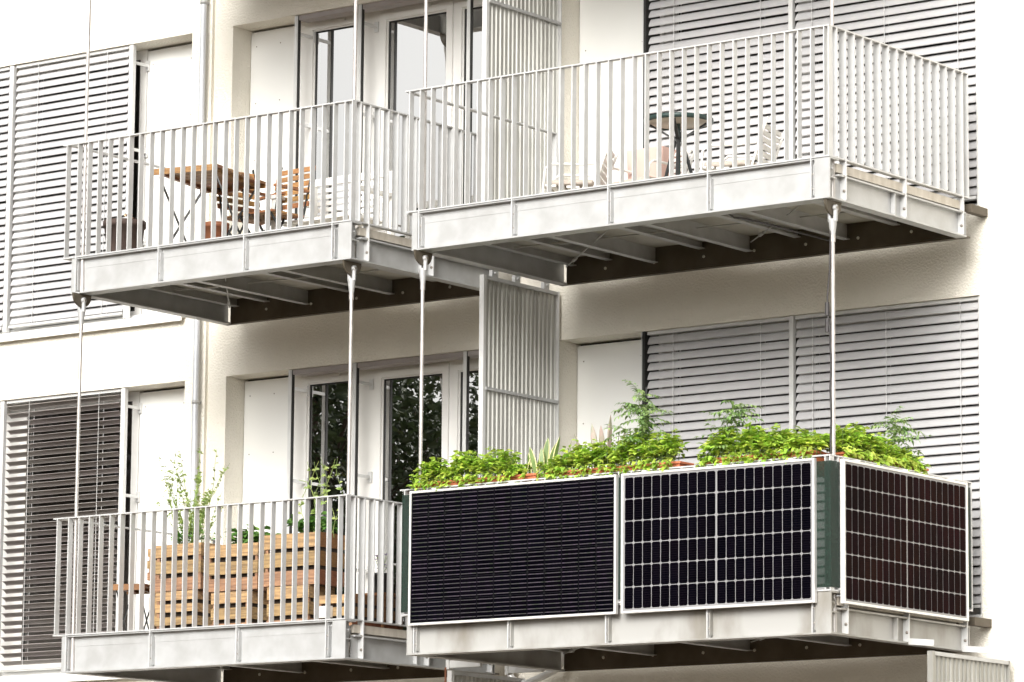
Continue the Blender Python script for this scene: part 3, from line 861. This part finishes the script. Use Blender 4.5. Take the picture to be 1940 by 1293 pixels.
yb0, yb1 = -D + .06, -D + .22
planter(.02, 1.16, yb0, yb1, 'terracotta window box farthest left on the solar panel railing')
planter(1.27, 2.46, yb0, yb1, 'terracotta window box under the tall tomato plant above the panel seam')
planter(2.66, 3.60, yb0, yb1, 'terracotta window box just left of the green net corner')
planter(XB - .24, XB - .07, -1.92, -.78, 'terracotta window box on the right end railing above the reddish-reflecting panel')
ord_ = ['first', 'second', 'third', 'fourth', 'fifth']
def rowplants(a, b, n, where, hs_, lsz=.056, nl=520, x_axis=True):
    for i in range(n):
        u = (i + .5) / n; s_ = a + (b - a) * u; half = abs(b - a) / n * .56
        if x_axis: c = (s_, -D + .13, PT - .02); rx, ry, sp, ba = half, .14, .12, None
        else: c = (XB - .15, s_, PT - .02); rx, ry, sp, ba = .14, half, .12, 'x'
        bush('leafy_herb', c, rx, ry, hs_[i], nl, lsz, M['lime'], '%s lime herb %s' % (ord_[i], where), 'plant', 'lime green herbs in the window boxes', sp, ba)
rowplants(.02, .92, 3, 'from the left in the leftmost window box', [.19, .24, .25])
rowplants(1.36, 2.42, 4, 'from the left in the middle window box below the tomato plant', [.23, .25, .27, .26])
rowplants(2.68, 3.64, 4, 'from the left in the window box beside the net corner', [.24, .26, .22, .18])
rowplants(-1.97, -.92, 4, 'behind the corner in the right end window box', [.23, .25, .21, .13], x_axis=False)
for (x_, w_) in ((1.0, 'left'), (1.30, 'right')): bush('leafy_herb', (x_, -D + .12, PT - .02), .10, .10, .13, 170, .05, M['lime'], 'low lime herb at the %s foot of the snake plant' % w_, 'plant', 'lime green herbs in the window boxes', .2)
tomato((2.08, -D + .15, PT - .02), .58, .32, 60, 'tall tomato plant on a dark stake rising above the middle window box')
tomato((2.88, -D + .16, PT - .02), .44, .30, 34, 'small tomato plant behind the herbs left of the net corner', False)
tomato((XB - .16, -1.05, PT - .02), .40, .30, 26, 'thin tomato shoots above the right end window box', False)
blades((1.16, -D + .14, PT - .02), [(-.30, .03, -.25, 0, .20, .035), (-.26, -.02, .1, 0, .22, .04), (.16, .02, .35, 0, .30, .035), (-.08, .03, .35, 0, .27, .04), (-.20, 0, -.35, 0, .24, .035), (-.12, .02, -.12, 0, .22, .04), (-.04, -.02, -.25, 0, .26, .04), (.0, .02, .12, 0, .33, .045), (.05, 0, .3, 0, .28, .035), (.10, -.01, .22, 0, .33, .035), (-.16, .01, .25, 0, .2, .04), (.02, -.03, -.02, 0, .24, .035)],
       'variegated snake plant with cream edged blades between the two left window boxes', [M['blade'], M['bladey']])
blades((1.60, -D + .20, PT - .02), [(-.10, .02, -.30, 0, .30, .035), (.0, .03, -.12, 0, .36, .045), (.06, .02, -.05, 0, .34, .04), (.11, .02, .04, 0, .41, .045), (.16, .02, .16, 0, .30, .035), (.22, .02, .12, 0, .31, .04), (.26, .0, .22, 0, .27, .03)],
       'purplish grey pointed succulent blades sticking up left of the tomato plant', [M['bladep'], M['bladep']], 'agave_plant')

# ------------------------------------------------------------------ crates
def crate(c, w_, d_, h_, label, rot=0, rows=3, side='wood'):
    """open slatted fruit crate, c = centre of its base"""
    t = thing('wooden_crate', c, label, 'crate', 'wooden crates on the lower left balcony')
    t.rotation_euler = (0, 0, rot)
    O = (0, 0, 0); e = .010
    f = MB(O); gap = .031; w_ = w_ - .02
    sh = (h_ - gap * (rows - 1)) / rows
    for i in range(rows):
        z0 = i * (sh + gap)
        jx = rnd(-.003, .003)
        rr_ = rnd(-.008, .008); f.obox((jx, -d_ / 2 + e / 2, z0 + sh / 2 + rnd(-.002, .002)), (w_ / 2, 0, w_ / 2 * rr_), (0, e / 2 + rnd(-.001, .001), 0), (0, 0, sh / 2 - rnd(0, .004)))
    f.build('front_slats', M['wood'], t); f = MB(O)
    for i in range(rows): f.box(-w_ / 2, w_ / 2, d_ / 2 - e, d_ / 2, i * (sh + gap), i * (sh + gap) + sh)
    f.build('back_slats', M['wood'], t)
    g_ = MB(O)
    for i in range(rows):
        z0 = i * (sh + gap)
        g_.box(w_ / 2 - e, w_ / 2 - .001, -d_ / 2 + e + .001, d_ / 2 - e - .001, z0, z0 + sh)
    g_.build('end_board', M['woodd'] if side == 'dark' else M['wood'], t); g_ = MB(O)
    for i in range(rows):
        z0 = i * (sh + gap)
        g_.box(-w_ / 2 + .001, -w_ / 2 + e, -d_ / 2 + e + .001, d_ / 2 - e - .001, z0, z0 + sh)
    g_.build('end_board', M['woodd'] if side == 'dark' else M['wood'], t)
    p_ = MB(O)
    for sx in (-1, 1):
        for sy in (-1, 1):
            x = sx * (w_ / 2 - e - .014); y = sy * (d_ / 2 - e - .014)
            p_ = MB(O); p_.box(x - .013, x + .013, y - .013, y + .013, .001, h_ - .004); p_.build('corner_post', M['wood'], t)
    b_ = MB(O); b_.box(-w_ / 2 + e + .001, w_ / 2 - e - .001, -d_ / 2 + e + .001, d_ / 2 - e - .001, .004, .014)
    b_.box(-w_ / 2 + e + .003, w_ / 2 - e - .003, -d_ / 2 + e + .03, d_ / 2 - e - .03, .0145, h_ - .07, 1)
    b_.build('soil_fill', [M['wood'], M['soil']], t)
    return t
DL = -H + DK
fy = -1.86
def cr(x0, x1, z0, z1, dp, label, rows=3, y=fy, rot=0, side='wood'):
    return crate(((x0 + x1) / 2, y + dp / 2, z0), x1 - x0, dp, z1 - z0, label, rot, rows, side)
cr(-2.87, -2.42, DL, DL + .38, .34, 'lower crate of the left stack on the lower left balcony', 4)
cr(-2.88, -2.37, DL + .384, DL + .384 + .375, .34, 'upper crate of the left stack, planted with tall wispy herbs')
cr(-2.27, -1.86, DL, DL + .345, .34, 'lower crate of the middle stack on the lower left balcony', 3)
cr(-2.335, -1.77, DL + .349, DL + .349 + .375, .34, 'upper crate of the middle stack, with dark green leafy plants')
cr(-1.69, -1.24, DL, DL + .36, .32, 'lower crate of the right stack on the lower left balcony', 3)
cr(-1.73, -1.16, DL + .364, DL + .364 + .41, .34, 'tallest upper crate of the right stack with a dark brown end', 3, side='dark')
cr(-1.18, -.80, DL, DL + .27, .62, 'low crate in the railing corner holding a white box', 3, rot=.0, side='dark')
wb = MB((-1.08, -1.8, DL + .02)); wb.box(-1.14, -1.0, -1.9, -1.865, DL + .09, DL + .18)
tag(wb.build('white_box', M['white']), 'small white box leaning on the low corner crate', 'box')
cr(-3.11, -2.9, DL + .5, DL + .76, .3, 'pale narrow crate at the far left beside the wispy herbs', 3, y=-1.70)
cr(-3.09, -2.91, DL, DL + .496, .27, 'upright crate under the pale narrow crate at the far left', 4, y=-1.69)

ZC = DL + .72
def wispy(c, n, h, spread, label):
    t = thing('wispy_herb', c, label, 'plant'); c = Vector(c); st = MB(c); lf = MB(c)
    for i in range(n):
        a = rnd(0, 6.283); d = Vector((math.cos(a) * spread, math.sin(a) * spread * .4, 1)); L = h * rnd(.5, 1.05)
        p = c + Vector((rnd(-.15, .15), rnd(-.06, .06), 0)); pts = [p]; k = 7
        for j in range(k):
            d = (d + Vector((rnd(-.16, .16), rnd(-.1, .1), -.02))); pts.append(pts[-1] + d.normalized() * L / k)
        st.path(pts, .0035, 4, r1=.0012)
        for j in range(26):
            u = rnd(.2, 1) * k; q = int(min(u, k - 1)); pp_ = pts[q].lerp(pts[q + 1], u - q)
            b = rnd(0, 6.283); dd = Vector((math.cos(b), math.sin(b), rnd(-.3, 1.0)))
            l_ = rnd(.018, .05)
            for m_ in range(3):
                lf.leaf(pp_, dd + Vector((rnd(-.6, .6), rnd(-.6, .6), rnd(-.5, .5))), Vector((rnd(-1, 1), rnd(-1, 1), 1)), l_, l_ * .28, 0, .1, .1)
    st.build('stem', M['wisp'], t); lf.build('foliage', M['wisp'], t)
wispy((-2.64, fy + .17, ZC), 30, .85, .45, 'tall wispy pale green herb growing from the left crate stack')
bush('leafy_plant', (-2.6, fy + .17, ZC), .2, .12, .22, 260, .04, M['green'], 'low dark green foliage at the foot of the wispy herb', 'plant')
bush('leafy_plant', (-2.0, fy + .17, DL + .69), .2, .12, .20, 90, .11, M['green'], 'broad leaved dark green plant in the middle crate', 'plant')
bush('leafy_plant', (-1.38, fy + .17, DL + .74), .2, .12, .22, 170, .085, M['green'], 'bushy green plant filling the tallest crate', 'plant')
bush('leafy_plant', (-2.12, fy + .16, DL + .69), .06, .06, .12, 30, .10, M['green'], 'small plant with upright leaves at the left edge of the middle crate', 'plant')
vn = thing('climbing_vine', (-1.3, fy + .2, DL + .74), 'thin climbing bean vine with crossing tendrils above the tallest crate', 'plant')
st = MB(vn.location); lf = MB(vn.location)
for i in range(7):
    p = Vector((-1.42 + i * .045, fy + .18, DL + .74)); d = Vector((rnd(-.5, .5), 0, 1)); pts = [p]; sg = random.choice((-1, 1))
    for j in range(9):
        d = Vector((sg * .55 * math.sin(j * .9 + i) , rnd(-.1, .1), 1)).normalized(); pts.append(pts[-1] + d * .078 * rnd(.8, 1.1))
    st.path(pts, .003, 4, r1=.0015)
    for j in range(16):
        q = random.randrange(2, 9); b = rnd(0, 6.283); l_ = rnd(.025, .06)
        lf.leaf(pts[q], (math.cos(b), math.sin(b), rnd(-.2, .5)), (rnd(-.5, .5), -1, .6), l_, l_ * .6)
st.path([(-1.52, fy + .18, DL + 1.22), (-1.44, fy + .18, DL + 1.2), (-1.38, fy + .18, DL + 1.12), (-1.33, fy + .18, DL + .98)], .003, 4)
st.build('stem', M['wisp'], vn); lf.build('foliage', M['wisp'], vn)
# pots at the right of the lower left balcony
def pot(name, c, r, h, mt, label, cat='pot'):
    p = MB(c); p.lathe(c, [(r * .78, 0), (r, h * .86), (r * 1.08, h * .86), (r * 1.08, h), (r * .95, h), (r * .92, h * .88)], 24)
    p.lathe(c, [(0, 0), (r * .78, 0)], 24); p.lathe(c, [(0, h * .88), (r * .93, h * .88)], 24, 1)
    return tag(p.build(name, [mt, M['soil']]), label, cat)
pot('flower_pot', Vector((-.72, -1.12, DL)), .09, .20, M['terra'], 'red terracotta flower pot at the wall end of the lower left balcony')
pot('flower_pot', Vector((-.86, -1.45, DL + .30)), .085, .16, M['iron'], 'black flower pot holding purple flowers behind the side railing')
fl = thing('purple_flowers', (-.86, -1.45, DL + .44), 'small purple flowers in the black pot', 'plant')
f_ = MB(fl.location); s_ = MB(fl.location)
for i in range(16):
    p = Vector(fl.location) + Vector((rnd(-.1, .1), rnd(-.1, .1), rnd(.06, .18))); s_.path([Vector(fl.location), p], .002, 4)
    for j in range(6):
        a = j * 1.047; f_.leaf(p, (math.cos(a), math.sin(a), .5), (0, 0, 1), .022, .016)
f_.build('petals', M['purple'], fl); s_.build('stem', M['stem'], fl)
cr(-1.06, -.68, DL, DL + .29, .34, 'crate carrying the black flower pot behind the side railing', 3, y=-1.60, side='dark') if False else None
sb = MB((-.86, -1.45, DL)); sb.box(-1.0, -.72, -1.58, -1.32, DL, DL + .018)
for x in (-.98, -.74):
    for y in (-1.56, -1.34): sb.box(x - .012, x + .012, y - .012, y + .012, DL + .0185, DL + .275)
sb.box(-1.0, -.72, -1.58, -1.32, DL + .2755, DL + .298)
tag(sb.build('plant_stand', M['woodd']), 'low dark wooden stand under the black flower pot', 'stand')

# folding stool on the lower left balcony
def xleg_table(name, c, w_, d_, h_, rot, label, cat, mt, mu, nsl=7, legw=.02):
    """slatted folding table with crossed iron legs"""
    t = thing(name, c, label, cat); t.rotation_euler = (0, 0, rot)
    s_ = MB(); sw = d_ / nsl
    for i in range(nsl):
        y = -d_ / 2 + i * sw
        s_.box(-w_ / 2, w_ / 2, y + .005, y + sw - .005, h_ - .022, h_)
    s_.build('tabletop', mt, t)
    a_ = MB()
    for x in (-w_ / 2 + .07, w_ / 2 - .09): a_.box(x, x + .025, -d_ / 2 + .01, d_ / 2 - .01, h_ - .045, h_ - .0225)
    a_.box(-w_ / 2, w_ / 2, -d_ / 2 - .012, -d_ / 2 + .003, h_ - .05, h_ - .001); a_.box(-w_ / 2, w_ / 2, d_ / 2 - .003, d_ / 2 + .012, h_ - .05, h_ - .001)
    a_.build('apron', mu, t)
    for x in (-w_ / 2 + .05, w_ / 2 - .05):
        for s2 in (-1, 1):
            l = MB(); l.bar((x + s2 * .008, -s2 * d_ * .42, 0), (x + s2 * .008, s2 * d_ * .42, h_ - .05), .008, legw, upv=(0, 1, 0)); l.build('leg', M['iron'], t)
    for s2 in (-1, 1):
        l = MB(); l.bar((-w_ / 2 + .05, s2 * d_ * .42, .02), (w_ / 2 - .05, s2 * d_ * .42, .02), .012, .012); l.build('stretcher', M['iron'], t)
    return t
xleg_table('folding_stool', (-3.2, -1.72, DL), .30, .34, .46, R(20), 'small brown folding stool with crossed black legs left of the crates', 'stool', M['teaku'], M['teaku'], 5, .012)

# ------------------------------------------------------------------ upper left furniture
DU = DK
xleg_table('folding_table', (-2.70, -1.50, DU), .62, .82, .74, R(12), 'brown slatted wooden folding table with black crossed iron legs', 'table', M['teak'], M['teak'], 8)
def slat_chair(c, rot, label, name='folding_chair'):
    """faces local -y"""
    t = thing(name, c, label, 'chair', 'wooden folding chairs on the upper left balcony'); t.rotation_euler = (0, 0, rot)
    s_ = MB()
    for i in range(7): s_.box(-.20, .20, -.20 + i * .056, -.20 + i * .056 + .04, .44, .456)
    s_.build('seat', M['teak'], t)
    b_ = MB()
    for i in range(6):
        z = .56 + i * .062; y = .19 + (z - .45) * .22
        b_.obox((0, y, z), (.215, 0, 0), (0, .008, .0), (0, .004, .021))
    b_.build('backrest', M['teak'], t)
    for x in (-.19, .19):
        l = MB(); l.bar((x, .30, .93), (x, .17, .42), .008, .022, upv=(0, 1, 0)); l.bar((x, .17, .42), (x, -.22, .0), .008, .022, upv=(0, 1, 0)); l.build('leg', M['iron'], t)
        l = MB(); l.bar((x * .92, -.2, .44), (x * .92, .22, .0), .008, .022, upv=(0, 1, 0)); l.build('leg', M['iron'], t)
        a = MB(); a.box(x - .02, x + .02, -.16, .22, .655, .675); a.build('armrest', M['teak'], t)
        a = MB(); a.bar((x, -.12, .654), (x, -.15, .44), .008, .016, upv=(0, 1, 0)); a.build('arm_support', M['iron'], t)
    return t
slat_chair((-2.42, -1.02, DU), R(-4), 'slatted wooden folding chair with its back to the white bench, right of the table')
slat_chair((-2.62, -1.02 - .0, DU), R(75), 'slatted wooden folding chair turned sideways and pushed in behind the table')
# white bench
bn = thing('garden_bench', (-2.1, -.55, DU), 'white slatted garden bench against the balcony door of the upper left balcony', 'bench')
x0, x1 = -2.50, -1.66
b_ = MB(bn.location)
for i in range(9): b_.box(x0 + .05, x1 - .05, -.40, -.385, DU + .30 + i * .055, DU + .30 + i * .055 + .034)
b_.box(x0 + .03, x1 - .03, -.41, -.375, DU + .80, DU + .86)
b_.build('backrest', M['white'], bn)
s_ = MB(bn.location)
for i in range(6): s_.box(x0 + .02, x1 - .02, -.88 + i * .078, -.88 + i * .078 + .06, DU + .40, DU + .42)
s_.build('seat', M['white'], bn)
for x in (x0, x1):
    for y in (-.88, -.39):
        l = MB(bn.location); l.box(x - .025, x + .025, y - .025, y + .025, DU, DU + (.62 if y < -.5 else .84)); l.build('leg', M['white'], bn)
    a = MB(bn.location); a.box(x - .03, x + .03, -.92, -.42, DU + .6205, DU + .65); a.build('armrest', M['white'], bn)
# basket pot
bk = Vector((-3.33, -1.82, DU))
pot('basket_planter', bk, .165, .37, M['basket'], 'dark brown ribbed basket planter at the left end of the upper left balcony', 'planter')
fl = MB(bk)
for i in range(26):
    a = rnd(0, 6.283); fl.leaf(bk + Vector((.05 + rnd(-.03, .03), rnd(-.03, .03), .36 + rnd(0, .05))), (math.cos(a), math.sin(a), 1), (0, 0, 1), .035, .025)
tag(fl.build('peach_flower', M['peach']), 'small peach coloured flower growing in the dark basket planter', 'flower')
br = Vector((-2.82, -1.50, DU))
pot('brown_stool', Vector((-2.50, -1.62, DU)), .10, .30, M['teaku'], 'round reddish brown stool under the wooden table', 'stool')
lt = MB((-1.05, -.75, DU)); lt.box(-1.12, -.98, -.82, -.68, DU, DU + .05); lt.box(-1.10, -1.0, -.80, -.70, DU + .0505, DU + .36); lt.box(-1.12, -.98, -.82, -.68, DU + .3605, DU + .40)
tag(lt.build('lantern', M['iron'], bevel=.004), 'small black lantern by the door on the upper left balcony', 'lantern')

# ------------------------------------------------------------------ upper right furniture
rtb = thing('bistro_table', (1.72, -1.07, DU), 'round beige bistro table with dark rim and splayed black legs', 'table')
tb = MB(rtb.location); cx, cy, tz = 1.70, -1.06, DU + .74
tb.lathe((cx, cy, tz), [(0, -.012), (.25, -.012), (.25, .004), (0, .004)], 40); tb.build('tabletop', M['tabtop'], rtb)
tb = MB(rtb.location); tb.lathe((cx, cy, tz), [(.251, -.020), (.268, -.016), (.270, .0), (.268, .014), (.251, .012), (.251, -.02)], 40); tb.build('rim', M['teal'], rtb)
for i in range(4):
    a = R(25 + 90 * i); l = MB(rtb.location)
    l.bar((cx + .22 * math.cos(a), cy + .22 * math.sin(a), tz - .024), (cx, cy, tz - .16), .026, .014); l.build('bracket_arm', M['iron'], rtb)
for i in range(3):
    a = R(60 + 120 * i); l = MB(rtb.location)
    l.bar((cx + .02 * math.cos(a), cy + .02 * math.sin(a), tz - .12), (cx + .22 * math.cos(a), cy + .22 * math.sin(a), DU), .022, .016); l.build('leg', M['iron'], rtb)
l = MB(rtb.location); l.tube((cx, cy, tz - .02), (cx, cy, tz - .45), .016, n=10); l.build('column', M['teal'], rtb)
def lounge(c, rot, label, first=None):
    """white tubular garden chair facing local -y"""
    t = thing('garden_chair', c, label, 'chair', 'white garden chairs on the upper right balcony'); t.rotation_euler = (0, 0, rot); t.scale = (.88, .88, .86)
    s_ = MB()
    for i in range(7): s_.box(-.24, .24, -.24 + i * .07, -.24 + i * .07 + .045, .36 - i * .006, .378 - i * .006)
    s_.build('seat', M['white'], t)
    c_ = MB(); c_.box(-.22, .22, -.22, .20, .375, .42); c_.build('cushion', M['cushion'], t, bevel=.015)
    b_ = MB()
    for i in range(6):
        z = .44 + i * .055; y = .23 + (z - .4) * .3
        b_.obox((0, y, z), (.23, 0, 0), (0, .007, .0), (0, .006, .018))
    b_.build('backrest', M['white'], t)
    for x in (-.25, .25):
        l = MB(); l.path([(x, -.26, 0), (x, -.24, .30), (x, -.22, .52), (x, -.16, .56), (x, .10, .55), (x, .27, .56)], .012, 8); l.build('frame_leg', M['white'], t)
        l = MB(); l.path([(x, .30, 0), (x, .22, .34), (x, .30, .60), (x, .37, .78)], .012, 8); l.build('frame_leg', M['white'], t)
    return t
lounge((.70, -1.05, DU), R(-62), 'white garden chair with beige cushion left of the round table')
lounge((2.16, -.95, DU), R(-75), 'white garden chair with beige cushion right of the round table')
lounge((1.22, -.80, DU), R(-10), 'white garden chair in front of the pink tub')
pk = MB((1.12, -.55, DU)); 
pk.prism([(.98, -.70, DU), (1.26, -.70, DU), (1.30, -.70, DU + .66), (.95, -.70, DU + .66)], (0, 1, 0), .28)
tag(pk.build('pink_tub', M['pink'], bevel=.01), 'tall pale pink tub behind the garden chairs on the upper right balcony', 'tub')

# shelf and box behind the glass of the lower balcony door
sh = thing('indoor_plant_shelf', (-2.8, .40, -1.28), 'brown plant box on a yellow shelf behind the glass of the lower balcony door', 'shelf')
s_ = MB(sh.location); s_.box(-3.04, -2.50, .40, .56, -1.285, -1.262); s_.build('shelf_board', M['yellow'], sh)
s_ = MB(sh.location); s_.box(-3.02, -2.52, .40, .54, -1.2615, -1.16); s_.build('plant_box', M['wood'], sh)

# ------------------------------------------------------------------ trees across the street (mirrored in the glass, plus some added to darken reflections)
def tree_proto(loc, h, label):
    t = thing('street_tree', loc, label, 'tree', 'trees across the street'); O = Vector(loc)
    tk = MB(O); tk.path([O, O + Vector((.1, .1, h * .3)), O + Vector((-.1, .2, h * .62)), O + Vector((.1, 0, h * .85))], .32, 10, r1=.08)
    cr_ = MB(O); cl = []
    for i in range(80):
        a = rnd(0, 6.283); rr = rnd(.15, 1); z = rnd(.22, .97); R_ = h * .30 * math.sqrt(max(.05, 1 - ((z - .55) / .5) ** 2))
        p = O + Vector((math.cos(a) * rr * R_, math.sin(a) * rr * R_, z * h)); cl.append((p, h * rnd(.05, .11)))
        tk.path([O + Vector((0, .1, h * z * .7)), (O + Vector((0, .1, h * z * .8))).lerp(p, .5), p], .05, 5, r1=.015)
    for (p, r_) in cl:
        for k in range(260):
            d = Vector((random.gauss(0, 1), random.gauss(0, 1), random.gauss(0, 1))).normalized() * r_ * random.random() ** .4
            n_ = Vector((rnd(-1, 1), rnd(-1, 1), rnd(-.2, 1)))
            q = Vector((rnd(-1, 1), rnd(-1, 1), rnd(-.6, .3)))
            cr_.leaf(p + d, q, n_, rnd(.14, .28), rnd(.10, .18))
    tk.build('trunk', M['bark'], t); cr_.build('crown', M['treeleaf'], t)
    return t
TN = ['%s %s' % (a_, b_) for a_ in ('nearest across the street', 'behind the mirrored tree', 'far down the street', 'beyond the corner') for b_ in ('on the left', 'in the middle', 'on the right', 'by the crossing', 'past the bend', 'at the end')]
tp = tree_proto((-31, -46, ZG), 17.6, 'leafy tree across the street, mirrored in the lower door glass')
spots = [(-40, -44, 1.3), (-23, -50, 2.5), (-49, -38, 4.0), (-36, -57, 5.1), (-58, -34, .7), (-27, -60, 3.3), (-45, -53, 2.0), (-54, -47, 5.6), (-15, -56, 1.0), (-5, -60, 4.4), (6, -62, 2.9), (16, -64, .3),  # last four widen the row, added to block low sky light
         (-66, -28, 3.7), (-32, -51, 2.2), (-72, -40, 1.9), (-62, -48, 4.8), (-80, -30, .4), (52, 58, 1.1), (60, 50, 3.4), (44, 66, 5.2), (68, 62, .2), (56, 70, 2.6)]  # last five added to darken what the side panel reflects
for i, (x, y, rz) in enumerate(spots):
    c = dup(tp, None, (x, y, ZG), 'leafy tree %s, unseen, placed to darken reflections' % TN[i]); c.rotation_euler = (0, 0, rz)
